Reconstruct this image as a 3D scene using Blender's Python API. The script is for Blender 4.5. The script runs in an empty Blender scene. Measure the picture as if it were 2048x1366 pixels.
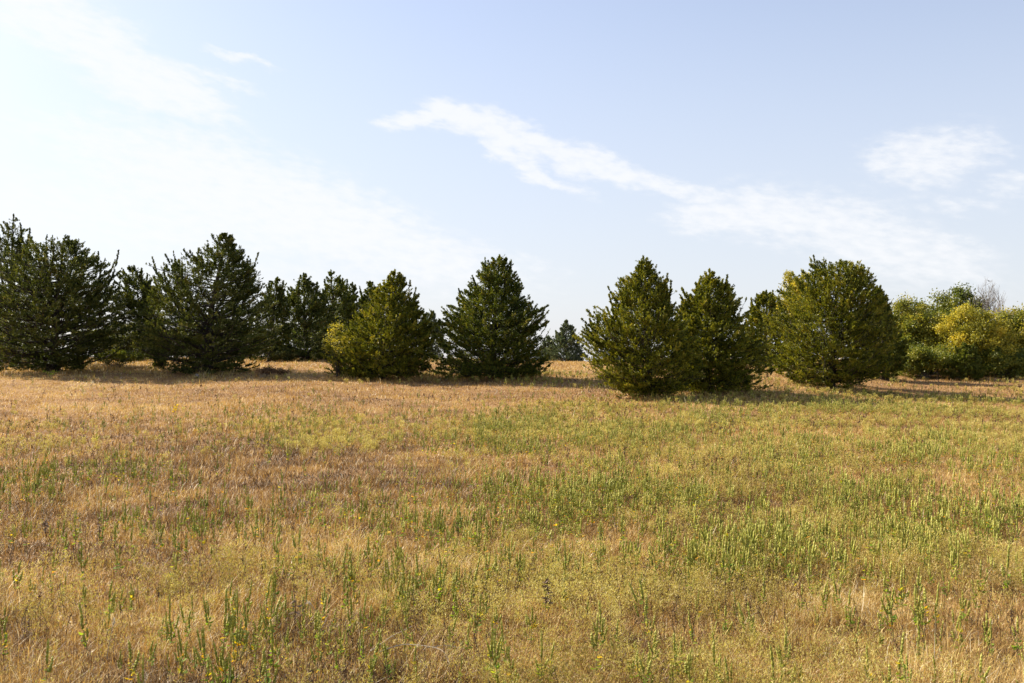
import bpy, math, random
import numpy as np
from mathutils import Vector, Matrix

sc = bpy.context.scene
COL = sc.collection
F = 1991.0          # focal length in photo pixels (2048 wide)
CAMH = 1.7
HY = 735.0          # photo row of the true horizon

# ------------------------------------------------------------------ camera
cam_d = bpy.data.cameras.new("camera")
cam = bpy.data.objects.new("camera", cam_d)
COL.objects.link(cam)
cam_d.sensor_width = 36.0
cam_d.lens = 36.0 * F / 2048.0
cam_d.clip_start = 0.1
cam_d.clip_end = 6000.0
cam.location = (0, 0, CAMH)
cam.rotation_euler = (math.radians(90) + math.atan((HY - 683) / F), 0, 0)
sc.camera = cam

# ------------------------------------------------------------------ sky, sun, exposure
SUN_EL, SUN_AZ = math.radians(35), math.radians(-63)     # azimuth from +Y, negative = left
sun_dir = Vector((math.sin(SUN_AZ) * math.cos(SUN_EL), math.cos(SUN_AZ) * math.cos(SUN_EL), math.sin(SUN_EL)))
sd = bpy.data.lights.new("sun", "SUN")
sd.energy = 5.0
sd.angle = math.radians(0.5)
sd.color = (1.0, 0.91, 0.76)
sun = bpy.data.objects.new("sun", sd)
COL.objects.link(sun)
sun.rotation_euler = sun_dir.to_track_quat('Z', 'Y').to_euler()
sun.location = sun_dir * 200

sc.view_settings.view_transform = 'Standard'
sc.view_settings.look = 'None'
sc.view_settings.gamma = 1.0
sc.view_settings.exposure = 1.2

W = bpy.data.worlds.new("World")
sc.world = W
W.use_nodes = True
nt = W.node_tree
nt.nodes.clear()


def nd(tree, kind, **kw):
    n = tree.nodes.new(kind)
    for k, v in kw.items():
        setattr(n, k, v)
    return n


def math_n(tree, op, a, b=None, clamp=False):
    n = nd(tree, 'ShaderNodeMath', operation=op, use_clamp=clamp)
    for i, v in enumerate((a, b)):
        if v is None:
            continue
        if isinstance(v, (int, float)):
            n.inputs[i].default_value = v
        else:
            tree.links.new(v, n.inputs[i])
    return n.outputs[0]


sky = nd(nt, 'ShaderNodeTexSky', sky_type='NISHITA', sun_disc=False)
sky.sun_elevation = SUN_EL
sky.sun_rotation = SUN_AZ
sky.altitude = 100
sky.air_density = 1.0
sky.dust_density = 1.1
sky.ozone_density = 1.0
tc = nd(nt, 'ShaderNodeTexCoord')
sep = nd(nt, 'ShaderNodeSeparateXYZ')
nt.links.new(tc.outputs['Generated'], sep.inputs[0])
az = math_n(nt, 'ARCTAN2', sep.outputs[0], sep.outputs[1])
el = math_n(nt, 'ARCSINE', sep.outputs[2])
cmb = nd(nt, 'ShaderNodeCombineXYZ')
nt.links.new(az, cmb.inputs[0])
nt.links.new(el, cmb.inputs[1])
ang = cmb.outputs[0]
# ragged cloud edges: bend the angular coordinates with noise, streaked along the wind
st = nd(nt, 'ShaderNodeMapping', vector_type='TEXTURE')
st.inputs['Rotation'].default_value = (0, 0, math.radians(-9))
st.inputs['Scale'].default_value = (1.0, 0.40, 1.0)
nt.links.new(ang, st.inputs[0])
nz1 = nd(nt, 'ShaderNodeTexNoise')
nz1.inputs['Scale'].default_value = 16
nz1.inputs['Detail'].default_value = 6
nz1.inputs['Roughness'].default_value = 0.6
nt.links.new(st.outputs[0], nz1.inputs['Vector'])
wv = nd(nt, 'ShaderNodeVectorMath', operation='SUBTRACT')
nt.links.new(nz1.outputs['Color'], wv.inputs[0])
wv.inputs[1].default_value = (0.5, 0.5, 0.5)
ws = nd(nt, 'ShaderNodeVectorMath', operation='MULTIPLY')
nt.links.new(wv.outputs[0], ws.inputs[0])
ws.inputs[1].default_value = (0.085, 0.032, 0.0)
wa = nd(nt, 'ShaderNodeVectorMath', operation='ADD')
nt.links.new(ang, wa.inputs[0])
nt.links.new(ws.outputs[0], wa.inputs[1])
warped = wa.outputs[0]

CLOUDS = [  # photo px x, y, half length, half width, slope deg (down to the right +), weight
    (835, 243, 70, 16, -4, 1.0), (925, 238, 80, 26, 8, 1.1), (1010, 264, 90, 30, 24, 1.05), (1110, 300, 100, 26, 24, 1.0),
    (1210, 335, 100, 22, 20, 0.95), (1320, 368, 100, 18, 18, 0.85), (1000, 302, 50, 18, 35, 0.9), (1085, 352, 95, 13, 24, 0.9),
    (1395, 398, 60, 20, 20, 0.7),
    (1450, 435, 110, 32, 2, 0.85), (1570, 445, 150, 48, 12, 0.85), (1700, 480, 170, 55, 20, 0.8), (1830, 525, 150, 45, 16, 0.75),
    (1860, 345, 110, 46, -4, 0.8), (1790, 355, 60, 20, -10, 0.6), (1910, 435, 80, 22, 4, 0.45), (2050, 405, 50, 20, 0, 0.6),
    (120, 110, 190, 50, 22, 0.9), (270, 185, 170, 42, 20, 1.0), (400, 232, 70, 18, 18, 0.8), (470, 130, 60, 10, 20, 0.7), (440, 180, 90, 10, 14, 0.6),
    (250, 330, 190, 45, 8, 0.8), (420, 385, 260, 80, 12, 0.95), (620, 440, 260, 70, 16, 0.95), (820, 500, 240, 50, 16, 0.8), (300, 450, 300, 60, 6, 0.8),
    (980, 525, 150, 25, 8, 0.5), (600, 560, 400, 40, 2, 0.5),
]
acc = None
for (px, py, a, b, slope, wgt) in CLOUDS:
    m = nd(nt, 'ShaderNodeMapping', vector_type='TEXTURE')
    m.inputs['Location'].default_value = (math.atan((px - 1024) / F), math.atan((HY - py) / F), 0)
    m.inputs['Rotation'].default_value = (0, 0, -math.radians(slope))
    m.inputs['Scale'].default_value = (a * 1.05 / F, b * 1.2 / F, 1)
    nt.links.new(warped, m.inputs[0])
    ln = nd(nt, 'ShaderNodeVectorMath', operation='LENGTH')
    nt.links.new(m.outputs[0], ln.inputs[0])
    mr = nd(nt, 'ShaderNodeMapRange', interpolation_type='SMOOTHSTEP')
    mr.inputs[1].default_value = 1.7
    mr.inputs[2].default_value = 0.25
    mr.inputs[3].default_value = 0.0
    mr.inputs[4].default_value = wgt
    nt.links.new(ln.outputs['Value'], mr.inputs[0])
    acc = mr.outputs[0] if acc is None else math_n(nt, 'MAXIMUM', acc, mr.outputs[0])
nz2 = nd(nt, 'ShaderNodeTexNoise')
nz2.inputs['Scale'].default_value = 55
nz2.inputs['Detail'].default_value = 9
nz2.inputs['Roughness'].default_value = 0.54
nt.links.new(st.outputs[0], nz2.inputs['Vector'])
tex = math_n(nt, 'MULTIPLY', math_n(nt, 'SUBTRACT', nz2.outputs[0], 0.5), 1.7)
dens = math_n(nt, 'ADD', acc, math_n(nt, 'MULTIPLY', tex, math_n(nt, 'MINIMUM', math_n(nt, 'MULTIPLY', acc, 2.0), 0.8)))
fin = nd(nt, 'ShaderNodeMapRange', interpolation_type='SMOOTHSTEP')
fin.inputs[1].default_value = 0.08
fin.inputs[2].default_value = 1.12
nt.links.new(dens, fin.inputs[0])
SKY_STR = 0.10
veil = nd(nt, 'ShaderNodeMix', data_type='RGBA')
vf = nd(nt, 'ShaderNodeMapRange', interpolation_type='SMOOTHERSTEP')
vf.inputs[1].default_value = 0.55
vf.inputs[2].default_value = -0.05
vf.inputs[3].default_value = 0.18
vf.inputs[4].default_value = 0.80
nt.links.new(el, vf.inputs[0])
nt.links.new(vf.outputs[0], veil.inputs['Factor'])
skt = nd(nt, 'ShaderNodeMix', data_type='RGBA', blend_type='MULTIPLY')
skt.inputs['Factor'].default_value = 1
nt.links.new(sky.outputs[0], skt.inputs[6])
skt.inputs[7].default_value = (1.0, 0.90, 0.90, 1)
nt.links.new(skt.outputs[2], veil.inputs[6])
veil.inputs[7].default_value = (3.28, 3.46, 3.8, 1)
mixc = nd(nt, 'ShaderNodeMix', data_type='RGBA')
nt.links.new(math_n(nt, 'MULTIPLY', fin.outputs[0], 0.84), mixc.inputs['Factor'])
nt.links.new(veil.outputs[2], mixc.inputs[6])
mixc.inputs[7].default_value = (4.3, 4.35, 4.45, 1)
bg = nd(nt, 'ShaderNodeBackground')
bg.inputs['Strength'].default_value = SKY_STR
nt.links.new(mixc.outputs[2], bg.inputs[0])
wo = nd(nt, 'ShaderNodeOutputWorld')
nt.links.new(bg.outputs[0], wo.inputs[0])

# ------------------------------------------------------------------ noise and terrain
_rs = np.random.RandomState(7)
LAT = _rs.rand(512, 512)


def vnoise(x, y, s, ox=0):
    x = np.asarray(x, float) / s + 91.7 + ox
    y = np.asarray(y, float) / s + 37.3 + ox * 1.7
    xi, yi = np.floor(x).astype(int), np.floor(y).astype(int)
    fx, fy = x - xi, y - yi
    fx, fy = fx * fx * (3 - 2 * fx), fy * fy * (3 - 2 * fy)
    g = lambda i, j: LAT[(xi + i) % 512, (yi + j) % 512]
    return (g(0, 0) * (1 - fx) + g(1, 0) * fx) * (1 - fy) + (g(0, 1) * (1 - fx) + g(1, 1) * fx) * fy


def fbm(x, y, s, n=4, ox=0):
    v, a, t = 0, 0.5, 0
    for i in range(n):
        v = v + a * vnoise(x, y, s / 2 ** i, ox + 13 * i)
        t += a
        a *= 0.5
    return v / t


_pd = np.array([0, 18, 24, 30, 35, 40, 44, 47, 50, 53, 56, 60, 65, 70, 78, 88, 100, 120, 150, 200, 300, 3000.])
_pz = np.array([0, 0, .02, .10, .27, .50, .74, .96, 1.18, 1.38, 1.55, 1.74, 1.93, 2.09, 2.28, 2.42, 2.50, 2.45, 2.1, 1.2, -1, -20.])
_gd = np.linspace(0, 400, 4001)
_gz = np.interp(_gd, _pd, _pz)
_k = np.hanning(61)
_k /= _k.sum()
_gz = np.convolve(np.pad(_gz, 30, 'edge'), _k, 'valid')


def sstep(v, a, b):
    t = np.clip((np.asarray(v, float) - a) / (b - a), 0, 1)
    return t * t * (3 - 2 * t)


def terrain(x, y):
    x = np.asarray(x, float)
    y = np.asarray(y, float)
    yy = np.maximum(y, 1.0)
    px = 1024 + x / np.maximum(yy, 25) * F
    sh = 9.5 * sstep(px, 1480, 1900) * sstep(yy, 20, 45)
    d = np.clip(yy - sh, 0, 3000)
    z = np.where(d < 399, np.interp(d, _gd, _gz), np.interp(d, _pd, _pz))
    z = z * (1 - 0.10 * np.exp(-((px - 1150) / 130) ** 2) + 0.06 * np.exp(-((px - 590) / 120) ** 2))
    b = (fbm(x, y, 6.0, 3) - 0.5) * 0.22 + (fbm(x, y, 1.3, 2, 5) - 0.5) * 0.07
    return z + b * sstep(yy, 0, 6) * np.where(yy > 150, 0.3, 1.0)


def tz(x, y):
    return float(terrain(np.array([x]), np.array([y]))[0])


def at(px, d):
    x = (px - 1024) / F * d
    return x, d, tz(x, d)


# ------------------------------------------------------------------ mesh helpers
def make_mesh(name, verts, faces_list, mats, tint=None, smooth=False, fmat=None):
    """faces_list: list of (M,k) int arrays; tint: per-vertex float."""
    me = bpy.data.meshes.new(name)
    verts = np.ascontiguousarray(verts, dtype=np.float32)
    me.vertices.add(len(verts))
    me.vertices.foreach_set("co", verts.ravel())
    loops = np.concatenate([f.ravel() for f in faces_list]).astype(np.int32)
    sizes = np.concatenate([np.full(len(f), f.shape[1]) for f in faces_list]).astype(np.int32)
    starts = np.concatenate([[0], np.cumsum(sizes)[:-1]]).astype(np.int32)
    me.loops.add(len(loops))
    me.loops.foreach_set("vertex_index", loops)
    me.polygons.add(len(sizes))
    me.polygons.foreach_set("loop_start", starts)
    try:
        me.polygons.foreach_set("loop_total", sizes)
    except Exception:
        pass
    for m in (mats if isinstance(mats, (list, tuple)) else [mats]):
        me.materials.append(m)
    if fmat is not None:
        me.polygons.foreach_set("material_index", np.asarray(fmat, np.int32))
    me.polygons.foreach_set("use_smooth", np.full(len(sizes), bool(smooth)))
    if tint is not None:
        a = me.attributes.new("tint", 'FLOAT', 'POINT')
        a.data.foreach_set("value", np.asarray(tint, np.float32))
    me.update(calc_edges=True)
    return me


def link(name, me, parent=None, loc=None):
    o = bpy.data.objects.new(name, me)
    COL.objects.link(o)
    if parent is not None:
        o.parent = parent
    if loc is not None:
        o.location = loc
    return o


def tag(o, label=None, cat=None, group=None, kind=None):
    if label:
        o['label'] = label
    if cat:
        o['category'] = cat
    if group:
        o['group'] = group
    if kind:
        o['kind'] = kind
    return o


def unit(v):
    return v / np.maximum(np.linalg.norm(v, axis=-1, keepdims=True), 1e-9)


def tubes(P, R, m=5, cap=True):
    """P (n,k,3) centre lines, R (n,k) radii -> verts, quads."""
    P = np.asarray(P, float)
    n, k, _ = P.shape
    T = unit(np.gradient(P, axis=1))
    ref = np.where(np.abs(T[..., 2:3]) > 0.8, np.array([1., 0, 0]), np.array([0, 0, 1.]))
    A = unit(np.cross(T, ref))
    # keep frames from flipping along one tube
    for i in range(1, k):
        A[:, i] = unit(A[:, i - 1] - T[:, i] * (A[:, i - 1] * T[:, i]).sum(-1, keepdims=True))
    B = np.cross(T, A)
    th = np.arange(m) / m * 2 * np.pi
    V = P[:, :, None] + R[:, :, None, None] * (A[:, :, None] * np.cos(th)[None, None, :, None] + B[:, :, None] * np.sin(th)[None, None, :, None])
    idx = np.arange(n * k * m).reshape(n, k, m)
    a = idx[:, :-1, :]
    b = np.roll(a, -1, axis=2)
    c = idx[:, 1:, :]
    d = np.roll(c, -1, axis=2)
    Q = np.stack([a, b, d, c], -1).reshape(-1, 4)
    return V.reshape(-1, 3), Q


def leaf_quads(p, t, s, L, Wd, wide=0.45):
    """rhombic leaves: base p, direction t, side s, length L, width Wd -> verts (n*4,3), quads."""
    L = np.asarray(L)[:, None]
    Wd = np.asarray(Wd)[:, None]
    v = np.stack([p, p + t * L * wide + s * Wd * 0.5, p + t * L, p + t * L * wide - s * Wd * 0.5], 1).reshape(-1, 3)
    q = np.arange(len(p) * 4).reshape(-1, 4)
    return v, q


def side_of(rng, t):
    r = rng.normal(size=t.shape)
    return unit(np.cross(t, r))


# ------------------------------------------------------------------ materials
def ramp_set(node, stops):
    cr = node.color_ramp
    while len(cr.elements) > 1:
        cr.elements.remove(cr.elements[-1])
    cr.elements[0].position = stops[0][0]
    cr.elements[0].color = (*stops[0][1], 1)
    for p, c in stops[1:]:
        e = cr.elements.new(p)
        e.color = (*c, 1)


def leaf_mat(name, stops, transl=0.3, rough=0.6, spec=0.25, tcol=(1.15, 1.15, 0.6), nscale=0.0, namp=0.0):
    m = bpy.data.materials.new(name)
    m.use_nodes = True
    t = m.node_tree
    t.nodes.clear()
    out = nd(t, 'ShaderNodeOutputMaterial')
    at_ = nd(t, 'ShaderNodeAttribute', attribute_name='tint')
    fac = at_.outputs['Fac']
    if namp:
        ge = nd(t, 'ShaderNodeNewGeometry')
        nz = nd(t, 'ShaderNodeTexNoise')
        nz.inputs['Scale'].default_value = nscale
        nz.inputs['Detail'].default_value = 3
        t.links.new(ge.outputs['Position'], nz.inputs['Vector'])
        fac = math_n(t, 'ADD', fac, math_n(t, 'MULTIPLY', math_n(t, 'SUBTRACT', nz.outputs[0], 0.5), namp))
    rp = nd(t, 'ShaderNodeValToRGB')
    ramp_set(rp, stops)
    t.links.new(fac, rp.inputs[0])
    pb = nd(t, 'ShaderNodeBsdfPrincipled')
    pb.inputs['Roughness'].default_value = rough
    pb.inputs['Specular IOR Level'].default_value = spec
    t.links.new(rp.outputs[0], pb.inputs['Base Color'])
    tr = nd(t, 'ShaderNodeBsdfTranslucent')
    mu = nd(t, 'ShaderNodeMix', data_type='RGBA', blend_type='MULTIPLY')
    mu.inputs['Factor'].default_value = 1
    t.links.new(rp.outputs[0], mu.inputs[6])
    mu.inputs[7].default_value = (*tcol, 1)
    t.links.new(mu.outputs[2], tr.inputs[0])
    mx = nd(t, 'ShaderNodeMixShader')
    mx.inputs[0].default_value = transl
    t.links.new(pb.outputs[0], mx.inputs[1])
    t.links.new(tr.outputs[0], mx.inputs[2])
    t.links.new(mx.outputs[0], out.inputs[0])
    return m


def bark_mat(name, c1, c2, scale=18):
    m = bpy.data.materials.new(name)
    m.use_nodes = True
    t = m.node_tree
    pb = t.nodes['Principled BSDF']
    pb.inputs['Roughness'].default_value = 0.9
    ge = nd(t, 'ShaderNodeNewGeometry')
    mp = nd(t, 'ShaderNodeMapping')
    mp.inputs['Scale'].default_value = (1, 1, 0.18)
    t.links.new(ge.outputs['Position'], mp.inputs[0])
    nz = nd(t, 'ShaderNodeTexNoise')
    nz.inputs['Scale'].default_value = scale
    nz.inputs['Detail'].default_value = 5
    t.links.new(mp.outputs[0], nz.inputs['Vector'])
    rp = nd(t, 'ShaderNodeValToRGB')
    ramp_set(rp, [(0.35, c1), (0.65, c2)])
    t.links.new(nz.outputs[0], rp.inputs[0])
    t.links.new(rp.outputs[0], pb.inputs['Base Color'])
    bp = nd(t, 'ShaderNodeBump')
    bp.inputs['Strength'].default_value = 0.5
    bp.inputs['Distance'].default_value = 0.03
    t.links.new(nz.outputs[0], bp.inputs['Height'])
    t.links.new(bp.outputs[0], pb.inputs['Normal'])
    return m


M = {}
M['cedar'] = leaf_mat("cedar_olive", [(0, (.020, .033, .007)), (.4, (.072, .100, .014)), (.75, (.18, .205, .028)), (1, (.28, .24, .06))], .26, .5, .25, (1.3, 1.18, .4))
M['cedar_gold'] = leaf_mat("cedar_golden", [(0, (.024, .036, .007)), (.4, (.112, .132, .015)), (.75, (.275, .28, .03)), (1, (.35, .29, .06))], .28, .5, .25, (1.3, 1.18, .35))
M['cedar_dull'] = leaf_mat("cedar_dull", [(0, (.020, .031, .009)), (.45, (.075, .098, .021)), (.8, (.165, .185, .042)), (1, (.24, .21, .08))], .24, .55, .2, (1.25, 1.18, .45))
M['cedar_haze'] = leaf_mat("cedar_haze", [(0, (.060, .085, .05)), (.5, (.12, .15, .085)), (1, (.19, .21, .12))], .25, .6, .2)  # aerial haze painted into the foliage colour: paler and bluer for far cedars
M['yellow'] = leaf_mat("leaf_yellow", [(0, (.13, .14, .02)), (.35, (.30, .29, .035)), (.75, (.50, .44, .05)), (1, (.58, .45, .06))], .42, .5, .3, (1.2, 1.05, .5))
M['yellowgreen'] = leaf_mat("leaf_yellowgreen", [(0, (.06, .09, .015)), (.45, (.16, .18, .025)), (.8, (.33, .29, .04)), (1, (.45, .34, .05))], .4, .5, .3)
M['green'] = leaf_mat("leaf_green", [(0, (.05, .075, .014)), (.5, (.12, .145, .024)), (1, (.26, .25, .04))], .4, .45, .35)
M['olive'] = leaf_mat("leaf_olive", [(0, (.05, .06, .015)), (.5, (.12, .12, .03)), (1, (.24, .19, .06))], .35, .6, .2)
M['drybrush'] = leaf_mat("dry_brush", [(0, (.10, .06, .035)), (.5, (.2, .13, .07)), (1, (.36, .27, .14))], .25, .8, .1, (1.1, 1, .8))
M['bark'] = bark_mat("cedar_bark", (.022, .016, .012), (.060, .043, .032))
M['greybark'] = bark_mat("grey_bark", (.14, .12, .105), (.30, .27, .24), 30)
M['grass'] = leaf_mat("dry_grass_blades", [(0, (.08, .045, .02)), (.25, (.28, .165, .056)), (.5, (.46, .295, .09)), (.75, (.60, .445, .165)), (.93, (.67, .55, .24)), (1, (.80, .71, .50))], .30, .55, .3, (1.1, 1, .7))
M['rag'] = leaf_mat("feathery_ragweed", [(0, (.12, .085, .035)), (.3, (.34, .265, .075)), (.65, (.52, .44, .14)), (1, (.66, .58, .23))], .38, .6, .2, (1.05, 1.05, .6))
M['spike'] = leaf_mat("seed_spike", [(0, (.11, .13, .02)), (.5, (.32, .32, .05)), (1, (.60, .55, .16))], .25, .6, .25)
M['weedleaf'] = leaf_mat("weed_leaf", [(0, (.08, .15, .02)), (.55, (.22, .33, .035)), (.8, (.50, .46, .03)), (.93, (.72, .50, .02)), (1, (.70, .36, .03))], .5, .6, .12, (1.1, 1.05, .5))
M['weedstem'] = leaf_mat("weed_stem", [(0, (.14, .10, .045)), (1, (.24, .24, .08))], .1, .7, .2)
M['deadstem'] = leaf_mat("dead_stem", [(0, (.055, .035, .022)), (.5, (.13, .08, .05)), (1, (.24, .17, .12))], .1, .8, .15, (1, 1, 1))
M['straw'] = leaf_mat("pale_straw", [(0, (.42, .33, .2)), (1, (.70, .62, .48))], .2, .6, .3, (1, 1, .9))


def ground_mat():
    m = bpy.data.materials.new("meadow_soil")
    m.use_nodes = True
    t = m.node_tree
    pb = t.nodes['Principled BSDF']
    pb.inputs['Roughness'].default_value = 0.95
    pb.inputs['Specular IOR Level'].default_value = 0.1
    ge = nd(t, 'ShaderNodeNewGeometry')
    n1 = nd(t, 'ShaderNodeTexNoise')
    n1.inputs['Scale'].default_value = 0.35
    n1.inputs['Detail'].default_value = 6
    t.links.new(ge.outputs['Position'], n1.inputs['Vector'])
    n2 = nd(t, 'ShaderNodeTexNoise')
    n2.inputs['Scale'].default_value = 30
    n2.inputs['Detail'].default_value = 6
    t.links.new(ge.outputs['Position'], n2.inputs['Vector'])
    f = math_n(t, 'ADD', math_n(t, 'MULTIPLY', n1.outputs[0], 0.5), math_n(t, 'MULTIPLY', n2.outputs[0], 0.5))
    rp = nd(t, 'ShaderNodeValToRGB')
    ramp_set(rp, [(.3, (.13, .075, .04)), (.5, (.29, .165, .075)), (.7, (.42, .27, .12))])
    t.links.new(f, rp.inputs[0])
    t.links.new(rp.outputs[0], pb.inputs['Base Color'])
    bp = nd(t, 'ShaderNodeBump')
    bp.inputs['Strength'].default_value = 0.8
    bp.inputs['Distance'].default_value = 0.06
    t.links.new(n2.outputs[0], bp.inputs['Height'])
    t.links.new(bp.outputs[0], pb.inputs['Normal'])
    return m


# ------------------------------------------------------------------ ground sheet
def build_ground():
    ys = np.concatenate([np.linspace(-40, 0, 15)[:-1], np.arange(0, 14, 0.25), np.arange(14, 130, 0.6), np.geomspace(130, 2600, 45)])
    xs1 = np.concatenate([np.arange(0, 8, 0.3), np.arange(8, 50, 0.8), np.geomspace(50, 2600, 40)])
    xs = np.concatenate([-xs1[::-1][:-1], xs1])
    X, Y = np.meshgrid(xs, ys)
    Z = terrain(X, Y)
    v = np.stack([X, Y, Z], -1).reshape(-1, 3)
    nx, ny = len(xs), len(ys)
    i = np.arange(nx * ny).reshape(ny, nx)
    q = np.stack([i[:-1, :-1], i[:-1, 1:], i[1:, 1:], i[1:, :-1]], -1).reshape(-1, 4)
    o = link("ground", make_mesh("ground", v, [q], ground_mat(), smooth=True))
    tag(o, kind="structure")


build_ground()


# ------------------------------------------------------------------ cedars
def sil_m(px0, d, sil, z0):
    """silhouette rows (photo y, left, right) -> heights and left/right offsets in metres, sorted upwards"""
    a = np.array(sil, float)
    h = CAMH + (HY - a[:, 0]) / F * d - z0
    l = (a[:, 1] - px0) / F * d
    r = (a[:, 2] - px0) / F * d
    o = np.argsort(h)
    h, l, r = h[o], l[o], r[o]
    return np.r_[.04, h + .001], np.r_[l[0] * .95, l], np.r_[r[0] * .95, r]


FEET = []
BIG = "cedars along the edge of the meadow"
FARG = "cedars standing further back"


def cedar(label, px0, d, sil, n_leaf=40000, mat='cedar', seed=0, name="cedar_tree", group=None, wind=0.0, open_=0.0, spires=(), trunk_r=0.16,
          taper=.30, kind_cat="tree", up=1.0):
    rng = np.random.RandomState(seed + 100)
    x0, y0, z0 = at(px0, d)
    h, l, r = sil_m(px0, d, sil, z0)
    if group == FARG:
        wd_ = 1 + .5 * (1 - h / h[-1])
        l, r = l * wd_, r * wd_
    H = h[-1]
    hb = 0.06
    xt = 0.5 * (l[-1] + r[-1])
    axx = lambda t: xt * np.clip(t / H, 0, 1) ** 1.4
    Lf = lambda t: np.interp(t, h, l)
    Rf = lambda t: np.interp(t, h, r)
    # branch tips
    grid = np.linspace(hb, H * 0.985, 300)
    wgt = (Rf(grid) - Lf(grid)) + 0.12 * H
    n_leaf = int(n_leaf * 3.6)
    nb = int(np.clip(n_leaf / 1000, 85, 240))
    th = rng.choice(grid, nb, p=wgt / wgt.sum()) + rng.normal(size=nb) * 0.02 * H
    th = np.clip(th, hb, H * 0.985)
    ph = rng.rand(nb) * 2 * np.pi
    ax = axx(th)
    lx = np.maximum(ax - Lf(th), 0.05)
    rx = np.maximum(Rf(th) - ax, 0.05)
    ex = np.where(np.cos(ph) > 0, rx, lx)
    dep = np.maximum(0.5 * (lx + rx), 0.05)
    R = 1 / np.sqrt((np.cos(ph) / ex) ** 2 + (np.sin(ph) / dep) ** 2)
    f = (0.5 + 0.55 * rng.rand(nb) ** 0.5) * rng.uniform(0.94, 1.08, nb)
    f = np.where(rng.rand(nb) < 0.14, f * 1.14, f)
    tip = np.stack([ax + R * f * np.cos(ph), R * f * np.sin(ph), th], -1)
    rise = rng.uniform(0.10, 0.75, nb) * up * (.55 + .6 * th / H)
    hs = np.clip(th - R * f * rise, 0.05 * H + 0.1 * rng.rand(nb), H * 0.93)
    hs = np.where(th < 0.25 * H, np.clip(0.5 * hs + 0.5 * 0.17 * H, 0.04 * H, None) * rng.uniform(.4, 1.1, nb), hs)
    st_ = np.stack([axx(hs), np.zeros(nb), hs], -1)
    tip[:, 2] += np.where(rng.rand(nb) < .5, rng.uniform(.05, .38, nb), 0) * sstep(th, .15 * H, .5 * H) * (H / 6)
    tip[:, 2] = np.minimum(tip[:, 2], H * .99)
    n_limb = nb
    # spires: extra leaders given in photo px (top px, top py, start height fraction)
    for (sx, sy, f0) in spires:
        tx = (sx - px0) / F * d
        tzz = CAMH + (HY - sy) / F * d - z0
        for j in range(5):
            q = 1 - 0.10 * j
            tip = np.vstack([tip, [tx * (0.88 + 0.12 * q) + rng.normal() * .05 * j, rng.normal() * 0.15, tzz * q + (1 - q) * H * f0 * .5]])
            st_ = np.vstack([st_, [axx(H * f0), 0, H * f0]])
    # small upright leaders crowding the shoulders of the crown
    for j in range(int(9 + H * 1.6)):
        tj = rng.uniform(.4, .88) * H
        pj = rng.rand() * 2 * np.pi
        aj = float(axx(tj))
        rj = (max(float(Rf(tj)) - aj, .05) if math.cos(pj) > 0 else max(aj - float(Lf(tj)), .05)) * rng.uniform(.6, .98)
        hj = rng.uniform(.35, 1.05) * (H / 6) ** .6
        tip = np.vstack([tip, [aj + rj * math.cos(pj) + .25 * wind * hj, rj * math.sin(pj), min(tj + hj * .7, H * .985)]])
        st_ = np.vstack([st_, [aj + rj * .8 * math.cos(pj), rj * .8 * math.sin(pj), tj - hj * .5]])
    # the leader itself
    tip = np.vstack([tip, [xt, 0, H]])
    st_ = np.vstack([st_, [axx(H * .72), 0, H * 0.72]])
    nb = len(tip)
    outw = tip - st_
    Lb = np.linalg.norm(outw, axis=1)
    ctrl = 0.5 * st_ + 0.5 * tip + outw * np.array([.14, .14, 0]) - np.stack([0 * Lb, 0 * Lb, 0.13 * Lb], -1)
    ctrl[-1] = 0.5 * (st_[-1] + tip[-1])
    ctrl += rng.normal(size=ctrl.shape) * 0.11 * Lb[:, None]
    ctrl[-1] = 0.5 * (st_[-1] + tip[-1])
    ctrl[:, 2] = np.maximum(ctrl[:, 2], 0.06)

    def bez(s, i):
        s = s[:, None]
        return (1 - s) ** 2 * st_[i] + 2 * s * (1 - s) * ctrl[i] + s * s * tip[i], unit(2 * (1 - s) * (ctrl[i] - st_[i]) + 2 * s * (tip[i] - ctrl[i]))

    # branchlets
    if group == FARG:
        n_leaf = int(n_leaf * 1.4)
    nl = 14
    nbl = n_leaf // nl
    scale = d / 45.0
    # (a) along the limbs, spires and leader
    na = int(nbl * .27)
    nc = int(nbl * (.15 - .12 * open_))
    pw_ = Lb + .2
    pw_[:n_limb] *= .35
    pw_[n_limb:-1] *= 2.3
    pw_[-1] *= 2.0
    i = rng.choice(nb, na, p=pw_ / pw_.sum())
    s = .22 + .78 * rng.rand(na) ** 0.85
    p, tg = bez(s, i)
    ell = np.clip((0.05 + 0.20 * (1 - s) ** 0.8) * np.minimum(Lb[i], 1.8), 0.06, 0.36) * rng.uniform(.6, 1.2, na) * np.where(i >= n_limb, .62, 1)
    dr = unit(tg * (.55 + .5 * s ** 4)[:, None] + rng.normal(size=p.shape) * (.5 * (1.08 - .75 * s ** 3))[:, None] + np.array([.3 * wind, 0, .5]))
    # (b) flat feathery boughs spread through the crown, tips curling up
    npl = nbl - na - nc
    K = max(int(npl / 22), 60)
    tf = rng.choice(grid, K, p=wgt / wgt.sum()) + rng.normal(size=K) * .015 * H
    tf = np.clip(tf, .05, H * .97)
    pf = rng.rand(K) * 2 * np.pi
    af = axx(tf)
    lf, rf = np.maximum(af - Lf(tf), .03), np.maximum(Rf(tf) - af, .03)
    Re = 1 / np.sqrt((np.cos(pf) / np.where(np.cos(pf) > 0, rf, lf)) ** 2 + (np.sin(pf) / (.5 * (lf + rf))) ** 2)
    Lp = rng.uniform(.30, .82, K) * (H / 6) ** .7 * np.clip(Re / 1.1, .28, 1.0)
    upz = -.12 + 1.0 * (tf / H) + rng.normal(size=K) * .16 - .2 * open_
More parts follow.
